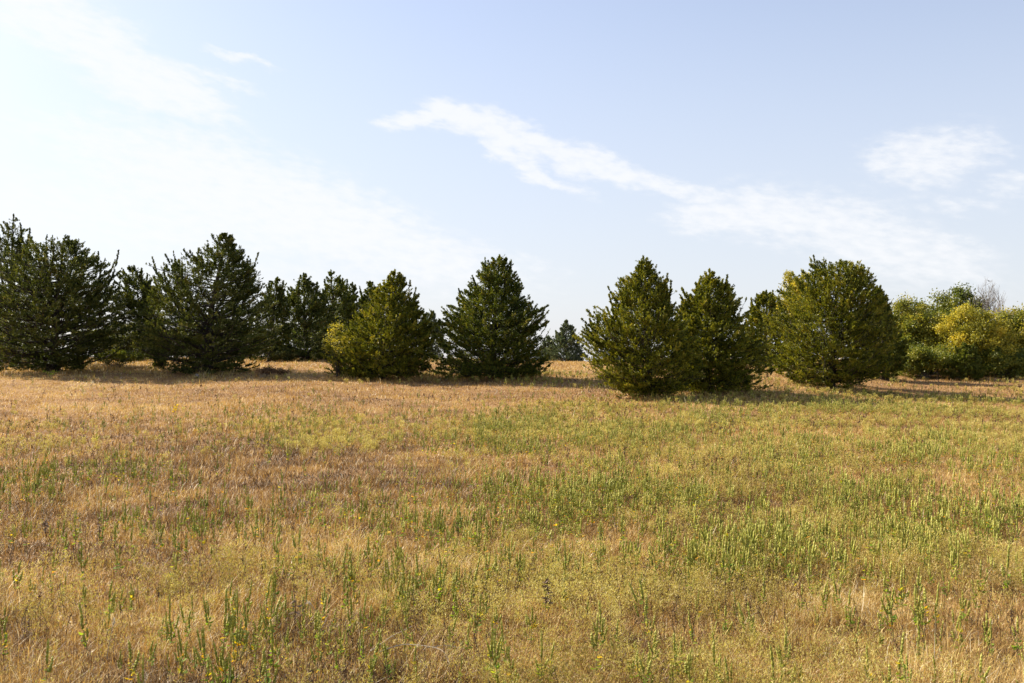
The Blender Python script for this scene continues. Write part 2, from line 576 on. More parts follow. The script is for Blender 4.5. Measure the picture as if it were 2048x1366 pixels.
    ao = unit(np.stack([np.cos(pf) + .35 * wind, np.sin(pf), upz], -1) + rng.normal(size=(K, 3)) * np.array([.28, .28, .08]))
    hor = np.linalg.norm(ao[:, :2], axis=1)
    rr = np.minimum(Re * (.12 + .88 * rng.rand(K) ** .62), Re * rng.uniform(.84, 1.06, K) * (1 - taper * sstep(tf, .40 * H, .95 * H)) * np.where(rng.rand(K) < .12, 1.16, 1) - Lp * hor * .9)
    rr = np.maximum(rr, .05 * Re)
    A = np.stack([af + rr * np.cos(pf), rr * np.sin(pf), tf - ao[:, 2] * Lp * .5], -1)
    A[:, 2] = np.maximum(A[:, 2], .05)
    k = rng.randint(K, size=npl)
    t_ = rng.rand(npl) ** .8
    sdv = unit(np.cross(ao, np.array([0, 0, 1.])))
    nrm = np.cross(sdv, ao)
    lat = rng.normal(size=npl) * .24 * (1.08 - t_)
    ver = rng.normal(size=npl) * .07 * (1.1 - t_)
    p2 = A[k] + ao[k] * (Lp[k] * t_)[:, None] + sdv[k] * (lat * Lp[k])[:, None] + nrm[k] * (ver * Lp[k])[:, None]
    p2[:, 2] += .20 * Lp[k] * t_ ** 2
    d2 = unit(ao[k] * .75 + sdv[k] * (lat * 2.4)[:, None] + np.array([.2 * wind, 0, .22]) + (t_ ** 2)[:, None] * np.array([0, 0, .35]) + rng.normal(size=(npl, 3)) * .3)
    e2 = rng.uniform(.08, .20, npl) * (1.15 - .55 * t_) * np.clip(Lp[k] / .6, .5, 1.3)
    # (c) the dense shaded heart of the crown
    tc = rng.choice(grid, nc, p=wgt / wgt.sum()) * rng.uniform(.9, 1.0, nc)
    pc = rng.rand(nc) * 2 * np.pi
    ac = axx(tc)
    lc, rc = np.maximum(ac - Lf(tc), .03), np.maximum(Rf(tc) - ac, .03)
    Rc = 1 / np.sqrt((np.cos(pc) / np.where(np.cos(pc) > 0, rc, lc)) ** 2 + (np.sin(pc) / (.5 * (lc + rc))) ** 2) * rng.rand(nc) ** .5 * .74 * (1 - .35 * sstep(tc, .4 * H, .95 * H))
    p3 = np.stack([ac + Rc * np.cos(pc), Rc * np.sin(pc), tc], -1)
    d3 = unit(np.stack([np.cos(pc), np.sin(pc), np.full(nc, .5)], -1) + rng.normal(size=(nc, 3)) * .5)
    e3 = rng.uniform(.12, .30, nc)
    p = np.vstack([p, p2, p3])
    dr = np.vstack([dr, d2, d3])
    ell = np.concatenate([ell, e2, e3])
    bt = rng.rand(nb + K + 60)
    i = np.concatenate([i, nb + k, nb + K + rng.randint(60, size=nc)])
    p[:, 2] = np.maximum(p[:, 2], .02)
    # leaf sprays along the branchlets
    u = (np.arange(nl)[None, :] + rng.rand(nbl, nl)) / nl
    pp = p[:, None] + dr[:, None] * (ell[:, None] * u)[..., None] + rng.normal(size=(nbl, nl, 3)) * (0.017 * (1.15 - u))[..., None] * max(scale, .8)
    dd = unit(dr[:, None] + rng.normal(size=(nbl, nl, 3)) * 0.36 + np.array([0, 0, .12]))
    pp = pp.reshape(-1, 3)
    dd = dd.reshape(-1, 3)
    n = len(pp)
    LL = rng.uniform(.044, .096, n) * scale ** 0.6
    WW = LL * rng.uniform(.32, .5, n)
    v, q = leaf_quads(pp, dd, side_of(rng, dd), LL, WW)
    tint = np.clip(0.42 + (bt[i][:, None] - .5) * 0.45 + (rng.rand(nbl)[:, None] - .5) * 0.6 + (rng.rand(nbl, nl) - .5) * 0.3 + 0.12 * u, 0, 1).reshape(-1)
    # every crown keeps a few dead brown twigs
    v[:, 2] = np.maximum(v[:, 2], -0.02 + 0 * v[:, 2])
    FEET.append((x0, y0, .5 * (r[0] - l[0])))
    root = link(name, None, loc=(x0, y0, z0))
    tag(root, label, kind_cat, group)
    link("crown", make_mesh("crown", v, [q], M[mat], np.repeat(tint, 4)), root)
    # trunk with its limbs
    k = 9
    zz = np.linspace(-0.12, H * 0.93, k)
    P = np.stack([axx(zz) + rng.normal(size=k) * 0.03, rng.normal(size=k) * 0.03, zz], -1)[None]
    P[0, 0, :2] *= 0.3
    tr = trunk_r * (H / 6)
    Rr = (tr * (1 - np.linspace(0, 1, k)) ** 0.8 + 0.012)[None]
    Rr[0, 0] *= 1.5
    v1, q1 = tubes(P, Rr, 8)
    kk = 6
    ss = np.linspace(0, 0.97, kk)
    PB = np.stack([bez(np.full(nb, a_), np.arange(nb))[0] for a_ in ss], 1)
    RB = (0.007 + 0.008 * Lb[:, None] * (H / 6)) * (1.05 - ss[None, :]) + 0.003
    v2, q2 = tubes(PB, RB, 4)
    link("trunk", make_mesh("trunk", np.vstack([v1, v2]), [np.vstack([q1, q2 + len(v1)])], M['bark'], smooth=True), root)
    return root


cedar("tall conical olive cedar standing nearest the camera, narrow pointed top, skirt reaching the grass", 1297, 40,
      [(512, 1283, 1291), (533, 1275, 1305), (558, 1252, 1322), (575, 1222, 1344), (603, 1224, 1348), (622, 1200, 1356), (645, 1168, 1364), (686, 1168, 1392),
       (728, 1170, 1402), (748, 1195, 1402), (770, 1210, 1394), (792, 1236, 1356)], 78000, 'cedar_gold', 1, group=BIG, trunk_r=.17,
      spires=[(1333, 548, .45), (1344, 562, .4), (1218, 575, .4), (1165, 640, .25)])
cedar("cedar touching the tall conical one on its right, ragged spire and low overhanging branches", 1418, 42.5,
      [(540, 1416, 1424), (556, 1408, 1430), (575, 1396, 1462), (595, 1376, 1476), (617, 1362, 1490), (645, 1352, 1500), (686, 1350, 1528), (728, 1350, 1545),
       (756, 1358, 1537), (784, 1350, 1525)], 74000, 'cedar_gold', 2, group=BIG, wind=.4, taper=.16,
      spires=[(1364, 577, .5), (1447, 560, .5), (1465, 578, .45)])
cedar("full dark cedar with many small spires, centred in the meadow's far edge", 985, 50,
      [(512, 994, 1004), (533, 966, 1030), (556, 944, 1040), (577, 930, 1054), (606, 905, 1060), (620, 884, 1070), (645, 876, 1098), (700, 866, 1098),
       (728, 860, 1090), (752, 866, 1082)], 78000, 'cedar', 3, group=BIG, trunk_r=.15,
      spires=[(970, 517, .5), (1022, 522, .5), (918, 580, .4), (1096, 612, .3), (884, 615, .3), (945, 553, .45)])
cedar("squat cedar with a thin crooked tip and yellow leaves on its sunny side", 765, 49.5,
      [(541, 786, 792), (561, 776, 813), (572, 762, 822), (589, 742, 836), (611, 728, 845), (639, 706, 856), (667, 668, 864), (692, 652, 866),
       (717, 650, 866), (740, 656, 854), (752, 670, 848)], 70000, 'cedar_gold', 4, group=BIG, trunk_r=.15,
      spires=[(811, 556, .5), (832, 578, .45), (866, 625, .3)])
cedar("great rounded cedar on the right with a dense domed crown and short spires", 1660, 47,
      [(520, 1679, 1688), (533, 1628, 1698), (547, 1600, 1727), (567, 1575, 1742), (583, 1560, 1760), (606, 1545, 1776), (645, 1532, 1783), (686, 1528, 1792),
       (728, 1542, 1780), (750, 1550, 1755), (764, 1568, 1738), (771, 1590, 1718)], 90000, 'cedar_gold', 5, group=BIG, trunk_r=.17, taper=.08,
      spires=[(1629, 512, .5), (1725, 540, .5), (1762, 572, .4), (1776, 592, .35), (1651, 528, .5)])
cedar("dark cedar half hidden behind the right flank of the great rounded one", 1770, 56,
      [(574, 1752, 1759), (600, 1738, 1777), (650, 1722, 1790), (690, 1716, 1812), (730, 1716, 1806), (750, 1732, 1790)], 32000, 'cedar', 6, group=BIG)
cedar("windswept cedar with a tall leaning top and a long arm reaching right", 408, 53,
      [(466, 448, 455), (483, 424, 466), (503, 392, 472), (520, 370, 490), (539, 330, 505), (567, 290, 512), (595, 280, 523), (636, 272, 548), (664, 272, 550),
       (692, 284, 543), (720, 315, 515), (735, 345, 505)], 80000, 'cedar_dull', 7, group=BIG, wind=1.1, open_=.6, taper=.1, trunk_r=.2, up=.8,
      spires=[(515, 508, .35), (500, 520, .35), (325, 508, .3), (345, 503, .35), (303, 516, .28), (462, 478, .5)])
cedar("thin leaning cedar squeezed between the two widest cedars of the left clump", 322, 57,
      [(533, 262, 270), (553, 234, 290), (581, 212, 304), (622, 212, 318), (664, 226, 320), (692, 270, 328), (715, 300, 335)], 30000, 'cedar_dull', 8, group=BIG, wind=.6,
      open_=.3, taper=.1, spires=[(280, 538, .4), (246, 545, .4)])
cedar("widest spreading cedar of the left clump, several ragged tops and low drooping limbs", 105, 54,
      [(478, 122, 128), (490, 60, 150), (511, -15, 172), (531, -35, 210), (567, -50, 212), (609, -60, 248), (650, -65, 270), (678, -60, 248),
       (692, -55, 215), (715, -40, 185), (732, -25, 160)], 95000, 'cedar_dull', 9, group=BIG, wind=.9, open_=.6, taper=.08, trunk_r=.24, up=.8,
      spires=[(232, 502, .3), (160, 488, .4), (205, 525, .3), (68, 490, .4), (90, 484, .4)])
cedar("tallest cedar behind the left clump, bare pointed top cut by the picture's left edge", 15, 63,
      [(430, 21, 26), (450, 6, 40), (463, -4, 56), (483, -20, 44), (511, -45, 70), (567, -70, 100), (640, -80, 110), (720, -70, 90)], 30000, 'cedar_dull', 10, group=BIG,
      open_=.4, spires=[(57, 458, .7), (40, 448, .7)])
cedar("narrow cedar peeking out right behind the windswept one", 540, 67,
      [(555, 551, 557), (575, 530, 567), (606, 518, 570), (645, 512, 574), (690, 508, 576), (718, 515, 565)], 14000, 'cedar_dull', 11, group=FARG, wind=.6,
      spires=[(568, 570, .5), (531, 570, .5)])
cedar("broad cedar with layered drooping boughs behind the gap, left of the squat cedar", 612, 69,
      [(547, 603, 609), (567, 590, 626), (589, 575, 646), (606, 570, 660), (639, 553, 672), (672, 549, 680), (700, 545, 678), (718, 556, 656)], 34000, 'cedar_dull', 12,
      group=FARG, wind=.7, open_=.4, spires=[(633, 566, .5), (646, 582, .45)])
cedar("slim cedar with the highest spire in the distant row behind the gap", 668, 80,
      [(541, 659, 663), (561, 651, 684), (589, 642, 698), (617, 637, 708), (680, 632, 712), (716, 645, 695)], 13000, 'cedar', 13, group=FARG)
cedar("slim pointed cedar in the distant row, second spire from the highest", 686, 82,
      [(552, 677, 682), (575, 670, 698), (610, 662, 710), (660, 657, 714), (716, 668, 702)], 10000, 'cedar', 14, group=FARG)
cedar("small pointed cedar in the distant row between two higher spires", 706, 85,
      [(565, 702, 707), (585, 692, 715), (617, 684, 724), (670, 682, 730), (716, 692, 720)], 9000, 'cedar_dull', 15, group=FARG)
cedar("double topped cedar in the distant row just left of the squat cedar", 740, 80,
      [(563, 737, 742), (580, 728, 753), (610, 718, 764), (670, 710, 775), (716, 720, 760)], 12000, 'cedar', 16, group=FARG, spires=[(719, 572, .5), (751, 575, .5)])
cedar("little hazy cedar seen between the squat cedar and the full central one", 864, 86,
      [(621, 860, 864), (635, 851, 873), (660, 845, 886), (700, 841, 892), (720, 850, 880)], 9000, 'cedar_haze', 17, group=FARG, spires=[(880, 642, .5)])
cedar("small haze-tinted bluish cedar alone on the distant rise in the central gap", 1133, 104,
      [(641, 1131, 1134), (661, 1119, 1152), (686, 1108, 1160), (710, 1104, 1163), (726, 1108, 1160)], 14000, 'cedar_haze', 18, group=FARG)
cedar("low haze-tinted bluish cedar beside the small one on the rise, partly behind the central cedar", 1096, 108,
      [(672, 1094, 1099), (690, 1084, 1108), (710, 1080, 1112), (726, 1084, 1110)], 6000, 'cedar_haze', 19, group=FARG)
cedar("cedar with four thin spires filling the space before the great rounded one", 1532, 60,
      [(582, 1530, 1537), (594, 1510, 1551), (612, 1500, 1560), (650, 1490, 1575), (700, 1490, 1580), (745, 1502, 1570)], 26000, 'cedar_gold', 20, group=FARG,
      spires=[(1516, 592, .5), (1548, 582, .5), (1503, 598, .5)])
cedar("short bright green cedar at the foot of the yellow thicket", 1932, 57,
      [(688, 1929, 1935), (703, 1912, 1950), (722, 1902, 1962), (750, 1898, 1966)], 12000, 'green', 21, name="young_cedar", spires=[(1916, 698, .5), (1950, 696, .5)])


# ------------------------------------------------------------------ broadleaf trees, shrubs
def grow(rng, p, dirn, length, rad, depth, segs, out, spread=.5, upw=.15):
    """recursive bare branch: appends (points, radii)"""
    k = 5
    pts = [p]
    dcur = dirn
    for _ in range(k - 1):
        dcur = unit(dcur + rng.normal(size=3) * 0.13 + np.array([0, 0, upw * .4]))
        pts.append(pts[-1] + dcur * length / (k - 1))
    out.append((np.array(pts), np.linspace(rad, rad * .55, k)))
    if depth == 0:
        return
    for _ in range(segs):
        t = rng.uniform(.35, 1.0)
        j = min(int(t * (k - 1)), k - 2)
        q = pts[j] + (pts[j + 1] - pts[j]) * (t * (k - 1) - j)
        nd_ = unit(dcur + rng.normal(size=3) * spread + np.array([0, 0, upw]))
        grow(rng, q, nd_, length * rng.uniform(.45, .7), rad * .5, depth - 1, segs, out, spread, upw)


def bare_part(out, mat, name, root):
    P = np.stack([a for a, _ in out])
    R = np.stack([b for _, b in out])
    v, q = tubes(P, R, 4)
    return link(name, make_mesh(name, v, [q], M[mat], np.random.RandomState(1).rand(len(v)), smooth=True), root)


def broadleaf(label, px0, d, top, left, right, bottom_leaf, n_leaf, mat, seed, name="tree", cat="tree", group=None, leaf=.11, clump=.38, hole=.35, nclump=70,
              bark='greybark', tint0=.5, tvar=.5, thin=1.0):
    rng = np.random.RandomState(seed + 500)
    x0, y0, z0 = at(px0, d)
    H = CAMH + (HY - top) / F * d - z0
    zb = max(CAMH + (HY - bottom_leaf) / F * d - z0, 0.05)
    cx = (0.5 * (left + right) - px0) / F * d
    rx = 0.5 * (right - left) / F * d
    rz = 0.5 * (H - zb)
    cz = zb + rz
    c = rng.normal(size=(nclump, 3))
    c = unit(c) * (rng.rand(nclump, 1) ** 0.45)
    c[:, 2] = np.where(c[:, 2] < 0, c[:, 2] * 1.0, c[:, 2])
    cl = np.stack([cx + c[:, 0] * (rx - clump * .5), c[:, 1] * rx * .8, cz + c[:, 2] * (rz - clump * .4)], -1)
    cl += rng.normal(size=cl.shape) * np.array([.12, .12, .12]) * min(rx, rz)
    i = rng.randint(nclump, size=n_leaf)
    csz = clump * rng.uniform(.5, 1.15, nclump)
    off = rng.normal(size=(n_leaf, 3)) * csz[i][:, None] * np.array([.55, .55, .42])
    p = cl[i] + off
    p[:, 2] = np.clip(p[:, 2], 0.02, None)
    t = unit(rng.normal(size=p.shape) + np.array([0, 0, -.15]))
    L = rng.uniform(.7, 1.3, n_leaf) * leaf * (d / 60)
    v, q = leaf_quads(p, t, side_of(rng, t), L, L * .62)
    tc_ = rng.rand(nclump)
    tint = np.clip(tint0 + (tc_[i] - .5) * tvar + (rng.rand(n_leaf) - .5) * .45, 0, 1)
    root = link(name, None, loc=(x0, y0, z0))
    tag(root, label, cat, group)
    link("crown", make_mesh("crown", v, [q], M[mat], np.repeat(tint, 4)), root)
    # trunk and limbs out to the clumps
    k = 6
    s = np.linspace(0, 1, k)
    st_ = np.stack([rng.normal(size=nclump) * .06 * rx, rng.normal(size=nclump) * .06 * rx, np.full(nclump, -.05)], -1)
    mid = np.stack([cl[:, 0] * .35, cl[:, 1] * .35, cl[:, 2] * .6], -1) + rng.normal(size=cl.shape) * .12
    P = ((1 - s)[None, :, None] ** 2 * st_[:, None] + 2 * (s * (1 - s))[None, :, None] * mid[:, None] + (s ** 2)[None, :, None] * cl[:, None])
    R = np.broadcast_to((0.045 * (1 - s) ** 1.2 + .006) * (H / 4), (nclump, k)) * rng.uniform(.4, 1.3, (nclump, 1)) * thin
    v1, q1 = tubes(P, R, 4)
    link("trunk", make_mesh("trunk", v1, [q1], M[bark], smooth=True), root)
    return root


broadleaf("yellow leaved tree glowing behind the sunny shoulder of the great rounded cedar", 1585, 52, 536, 1548, 1640, 690, 14000, 'yellow', 1, "autumn_tree", leaf=.12, nclump=60)
broadleaf("spray of yellow leaves climbing the sunny side of the squat cedar", 676, 48.6, 640, 646, 716, 740, 1500, 'yellow', 2, "yellow_vine", "vine", leaf=.09, clump=.3, nclump=34, bark='bark', thin=.3)
broadleaf("yellow-green tree right beside the dark cedar, loose feathery crown", 1815, 62, 600, 1752, 1885, 752, 52000, 'yellowgreen', 3, "autumn_tree", leaf=.12, nclump=170, clump=.55, tint0=.6, tvar=.7)
broadleaf("rounded green tree standing highest in the thicket at the right", 1908, 70, 585, 1835, 1985, 750, 50000, 'green', 4, "green_tree", leaf=.13, nclump=150, clump=.65)
broadleaf("brightest yellow bush in the thicket, domed and facing the meadow", 1928, 60, 616, 1842, 2022, 752, 60000, 'yellow', 5, "yellow_bush", "bush", leaf=.11, nclump=220, clump=.5, tint0=.40, tvar=.8)
broadleaf("sparse pale green tree cut by the picture's right edge", 2052, 61, 612, 1985, 2120, 752, 46000, 'yellowgreen', 6, "autumn_tree", leaf=.12, nclump=150, clump=.5, tint0=.55, tvar=.7)
broadleaf("green brush along the foot of the thicket under the loose yellow-green tree", 1845, 58.5, 688, 1775, 1915, 755, 26000, 'yellowgreen', 7, "brush", "bush", leaf=.10, nclump=120, clump=.42, tint0=.38)
broadleaf("low dark green brush at the right end of the thicket", 2010, 58.5, 692, 1945, 2090, 755, 26000, 'yellowgreen', 8, "brush", "bush", leaf=.10, nclump=120, clump=.42, tint0=.32)
broadleaf("low yellow-green shrub in the shade between two leaning trunks of the left clump", 235, 58, 698, 170, 290, 728, 6000, 'yellowgreen', 9, "shrub", "shrub", leaf=.09, nclump=50, clump=.28, tint0=.35)
broadleaf("low olive brush under the layered cedar behind the gap", 566, 66, 700, 540, 600, 721, 3500, 'olive', 10, "brush", "bush", leaf=.1, nclump=30, clump=.25, tint0=.3)
broadleaf("fallen dry brush lying under the long arm of the windswept cedar", 520, 49.5, 733, 490, 590, 752, 2600, 'drybrush', 11, "dry_brush", "bush", leaf=.09, nclump=36, clump=.14, tint0=.3)


for (lab, px_, d_, tp, lf_, rt_, nlf, sd_, mt) in [
        ("dark brush closing the gap behind the trunks of the left clump", 265, 72, 645, 150, 400, 34000, 21, 'olive'),
        ("dark green brush behind the windswept cedar, filling under its long arm", 465, 76, 640, 360, 560, 26000, 22, 'olive'),
        ("brush at the picture's left edge behind the tallest cedar's trunk", 0, 74, 650, -70, 110, 26000, 23, 'olive'),
        ("low green wood far behind the row of slim cedars", 660, 96, 632, 565, 800, 36000, 24, 'green')]:
    broadleaf(lab, px_, d_, tp, lf_, rt_, 722, nlf, mt, sd_, "brush", "bush", leaf=.12, nclump=140, clump=.5, tint0=.35)


def bare_tree(label, px0, d, top, seed, spread, n0=6, depth=3):
    rng = np.random.RandomState(seed)
    x0, y0, z0 = at(px0, d)
    H = CAMH + (HY - top) / F * d - z0
    root = link("bare_tree", None, loc=(x0, y0, z0))
    tag(root, label, "tree")
    tr = [(np.array([[0, 0, -.1], [.02, 0, H * .15], [0, .03, H * .3], [.04, .02, H * .4], [.05, .0, H * .48]]), np.linspace(.09, .05, 5))]
    bare_part(tr, 'greybark', "trunk", root)
    out = []
    for j in range(n0):
        dirn = unit(np.array([rng.normal() * spread, rng.normal() * spread, 1.0]))
        grow(rng, np.array([.05, 0, H * rng.uniform(.3, .48)]), dirn, H * .42, .045, depth, 4, out, .45, .3)
    bare_part(out, 'greybark', "crown", root)


bare_tree("bare grey tree with fine upright twigs beside the highest green tree", 1966, 68, 590, 3, .35, 7, 3)
bare_tree("leafless grey sapling leaning out at the thicket's right, lower than its bare neighbour", 2000, 66, 622, 4, .45, 5, 3)

# ------------------------------------------------------------------ meadow density maps (over the ground)
DIP = lambda y, z: HY + (CAMH - z) / y * F


def g2(px, py, cx, cy, rx, ry):
    return np.exp(-(((px - cx) / rx) ** 2 + ((py - cy) / ry) ** 2))


def photo_rc(x, y):
    return 1024 + x / y * F, HY + CAMH / y * F - 38 * sstep(y, 28, 60)


def olive_map(x, y):
    px, py = photo_rc(x, y)
    xb = np.interp(py, [740, 790, 830, 880, 930, 1000, 1080, 1160, 1240, 1366], [1600, 1400, 1000, 900, 1000, 1070, 1020, 850, 620, 520])
    o = 0.85 * sstep(px, xb - 160, xb + 160)
    o = np.maximum(o, .9 * g2(px, py, 240, 1215, 430, 90))
    o = np.maximum(o, .4 * g2(px, py, 60, 890, 200, 30))
    o = np.maximum(o, .6 * g2(px, py, 640, 885, 200, 28))
    o = np.maximum(o, .6 * g2(px, py, 900, 770, 300, 12))
    o = np.maximum(o, .5 * g2(px, py, 150, 1340, 200, 60))
    o = o * (1 - .62 * sstep(py, 1170, 1270) * sstep(px, 700, 1100))
    o = o * (1 - .8 * g2(px, py, 1330, 1255, 230, 40)) * (1 - .75 * g2(px, py, 850, 1310, 260, 60)) * (1 - .8 * g2(px, py, 1750, 868, 240, 13))
    o = o * (1 - .6 * g2(px, py, 1500, 1310, 250, 40)) * (1 - .9 * g2(px, py, 1720, 775, 260, 16))
    n = fbm(x, y * .6, 2.2, 4, 3)
    return np.clip(o * (0.20 + 1.4 * sstep(n, .36, .66)) + .05 * sstep(n, .55, .75), 0, 1.1)


def spike_map(x, y):
    px, py = photo_rc(x, y)
    o = np.zeros_like(px)
    for c in [(560, 872, 260, 35, .9), (120, 985, 240, 45, .7), (1050, 772, 260, 11, 1.0), (1780, 815, 330, 26, .8), (1080, 880, 320, 45, .7), (1620, 1090, 560, 165, 1.15),
              (400, 1270, 330, 110, .2), (900, 1130, 240, 100, .7), (1900, 950, 250, 90, .7), (1450, 960, 300, 60, .6), (1480, 845, 200, 22, .6), (1350, 800, 180, 10, .7),
              (520, 1080, 300, 50, .3)]:
        o = np.maximum(o, c[4] * g2(px, py, *c[:4]))
    o = o * (1 - .7 * g2(px, py, 1330, 1265, 230, 40)) * (1 - .9 * g2(px, py, 1750, 868, 240, 12))
    n = fbm(x, y * .7, 1.4, 3, 9)
    return np.clip((o + .06) * (.25 + 1.7 * sstep(n, .35, .65)), 0, 1.3)


def scatter_pts(rng, n, d0, d1, pw=1.0, ang=.62):
    """points with density ~ 1/d^(1+pw) per area: log-like in distance"""
    if abs(pw - 1) < 1e-6:
        d = d0 * (d1 / d0) ** rng.rand(n)
    else:
        e = 1 - pw
        d = (d0 ** e + (d1 ** e - d0 ** e) * rng.rand(n)) ** (1 / e)
    a = rng.uniform(-ang, ang, n)
    return d * np.tan(a), d


# ------------------------------------------------------------------ dry grass (stuff)
def build_grass():
    rng = np.random.RandomState(11)
    N = 1400000
    x, y = scatter_pts(rng, N, 4.0, 110, 1.0)
    z = terrain(x, y)
    om = olive_map(x, y)
    px, py = photo_rc(x, y)
    n1 = fbm(x, y, 1.1, 4, 21)
    n2 = fbm(x, y, 7.0, 3, 31)
    n3 = fbm(x, y, .35, 2, 41)
    hgt = rng.uniform(.04, .115, N) * (.55 + .9 * n1) * (1 + .35 * sstep(n3, .5, .8))
    hgt *= .8 + .9 * sstep(fbm(x, y, .55, 2, 61), .5, .78)
    hgt *= np.where(rng.rand(N) < .06, 1.9, 1.0)
    hgt *= 1 + .9 * sstep(y, 50, 58) * (px < 520)           # taller rank grass below the left clump
    for (fx, fy, fr) in FEET:
        q_ = np.hypot(x - fx, y - fy) / max(fr, .6)
        hgt *= 1 + 1.3 * np.exp(-((q_ - 1.0) / .35) ** 2) * (n1 > .42)
    wd = (.0016 + .00030 * y) * rng.uniform(.6, 1.4, N)
    az_ = rng.rand(N) * 2 * np.pi + 1.2 * (n1 - .5)
    lean = np.clip(rng.normal(1.0, .5, N), 0, 1.6)
    hd = np.stack([np.cos(az_), np.sin(az_), 0 * az_], -1)
    up = np.array([0, 0, 1.])
    c1, s1 = np.cos(lean * .6)[:, None], np.sin(lean * .6)[:, None]
    c2, s2 = np.cos(lean * 1.25)[:, None], np.sin(lean * 1.25)[:, None]
    p0 = np.stack([x, y, z - .005], -1)
    p1 = p0 + (up * c1 + hd * s1) * (hgt * .55)[:, None]
    p2 = p1 + (up * c2 + hd * s2) * (hgt * .6)[:, None]
    sd_ = np.stack([-np.sin(az_ + rng.normal(0, .7, N)), np.cos(az_ + rng.normal(0, .7, N)), 0 * az_], -1) * (wd * .5)[:, None]
    v = np.stack([p0 - sd_, p0 + sd_, p1 + sd_ * .85, p1 - sd_ * .85, p2], 1).reshape(-1, 3)
    b = np.arange(N)[:, None] * 5
    q = b + np.array([[0, 1, 2, 3]])
    t3 = b + np.array([[3, 2, 4]])
    brown = .36 + .30 * (n2 - .5) * 2 + .30 * (n1 - .5) * 2
    n4 = fbm(x, y, .55, 3, 71)
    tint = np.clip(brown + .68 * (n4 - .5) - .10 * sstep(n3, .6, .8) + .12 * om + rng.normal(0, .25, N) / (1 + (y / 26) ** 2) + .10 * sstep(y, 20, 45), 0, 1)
    tint = np.where(rng.rand(N) < .03, 1.0, tint)
    o = link("dry_grass", make_mesh("dry_grass", v, [q, t3], M['grass'], np.repeat(tint, 5)))
    tag(o, "short matted tan and reddish dry grass covering the meadow", "grass", kind="stuff")


build_grass()


# ------------------------------------------------------------------ feathery olive ragweed cover (stuff)
def build_ragweed():
    rng = np.random.RandomState(12)
    n0 = 36000
    x, y = scatter_pts(rng, n0, 4.2, 75, 1.0)
    k = rng.rand(n0) < olive_map(x, y)
    x, y = x[k], y[k]
    n = len(x)
    z = terrain(x, y)
    h = rng.uniform(.10, .24, n) * (.7 + .6 * fbm(x, y, .9, 2, 77))
    far = np.clip(y / 6, 1, 8)
    m = 78
    u = rng.rand(n, m) ** .75
    rad = h[:, None] * (.10 + .42 * u * (1.25 - u)) * np.sqrt(rng.rand(n, m)) * 1.2
    a = rng.rand(n, m) * 2 * np.pi
    lean = rng.normal(0, .16, (n, 2))
    P = np.stack([x[:, None] + rad * np.cos(a) + lean[:, :1] * h[:, None] * u, y[:, None] + rad * np.sin(a) + lean[:, 1:] * h[:, None] * u,
                  z[:, None] + h[:, None] * (u * .95 + .05)], -1)
    T = unit(np.stack([np.cos(a) * .6, np.sin(a) * .6, np.full_like(a, .75)], -1) + rng.normal(size=(n, m, 3)) * .45)
    L = rng.uniform(.010, .026, (n, m)) * far[:, None] ** .55
    Wd = rng.uniform(.0026, .0055, (n, m)) * far[:, None] ** .7
    pt = rng.rand(n)
    nn = .5 * fbm(x, y, 1.6, 3, 55) + .5 * fbm(x, y, .5, 2, 57)
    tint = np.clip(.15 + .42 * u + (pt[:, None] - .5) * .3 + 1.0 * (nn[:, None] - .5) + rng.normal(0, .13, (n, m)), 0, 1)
    P, T = P.reshape(-1, 3), T.reshape(-1, 3)
    v, q = leaf_quads(P, T, side_of(rng, T), L.ravel(), Wd.ravel())
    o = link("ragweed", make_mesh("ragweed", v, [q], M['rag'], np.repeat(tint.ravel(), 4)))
    tag(o, "soft yellow-olive feathery ragweed growing through the dry grass", "weeds", kind="stuff")
    # brittle grey-brown dead stems standing in the cover
    n0 = 24000
    x, y = scatter_pts(rng, n0, 4.2, 60, 1.0)
    k = rng.rand(n0) < (.25 + .6 * olive_map(x, y)) * sstep(fbm(x, y, 1.2, 3, 66), .42, .62)
    x, y = x[k], y[k]
    n = len(x)
    z = terrain(x, y)
    h = rng.uniform(.08, .24, n)
    d1 = np.stack([rng.normal(0, .22, n), rng.normal(0, .22, n), np.ones(n)], -1)
    p0 = np.stack([x, y, z], -1)
    P = np.stack([p0, p0 + d1 * h[:, None] * .5, p0 + (d1 + rng.normal(0, .14, (n, 3))) * h[:, None]], 1)
    R = (.0010 + .00016 * y)[:, None] * np.array([[1.2, 1., .6]])
    v, q = tubes(P, R, 3)
    # curled dead leaves on them
    m = 5
    u = rng.uniform(.3, 1, (n, m))
    PP = (P[:, :1] + (P[:, 2:] - P[:, :1]) * u[..., None]).reshape(-1, 3)
    T = unit(rng.normal(size=PP.shape))
    far = np.repeat(np.clip(y / 6, 1, 8), m)
    v2, q2 = leaf_quads(PP, T, side_of(rng, T), rng.uniform(.01, .024, n * m) * far ** .7, rng.uniform(.004, .010, n * m) * far ** .8)
    ti = np.concatenate([np.repeat(rng.rand(n), 9), np.repeat(rng.rand(n * m) * .8, 4)])
    o = link("dead_weeds", make_mesh("dead_weeds", np.vstack([v, v2]), [np.vstack([q, q2 + len(v)])], M['deadstem'], ti))
    tag(o, "brittle grey-brown dead weed stems among the dry grass", "weeds", kind="stuff")


build_ragweed()


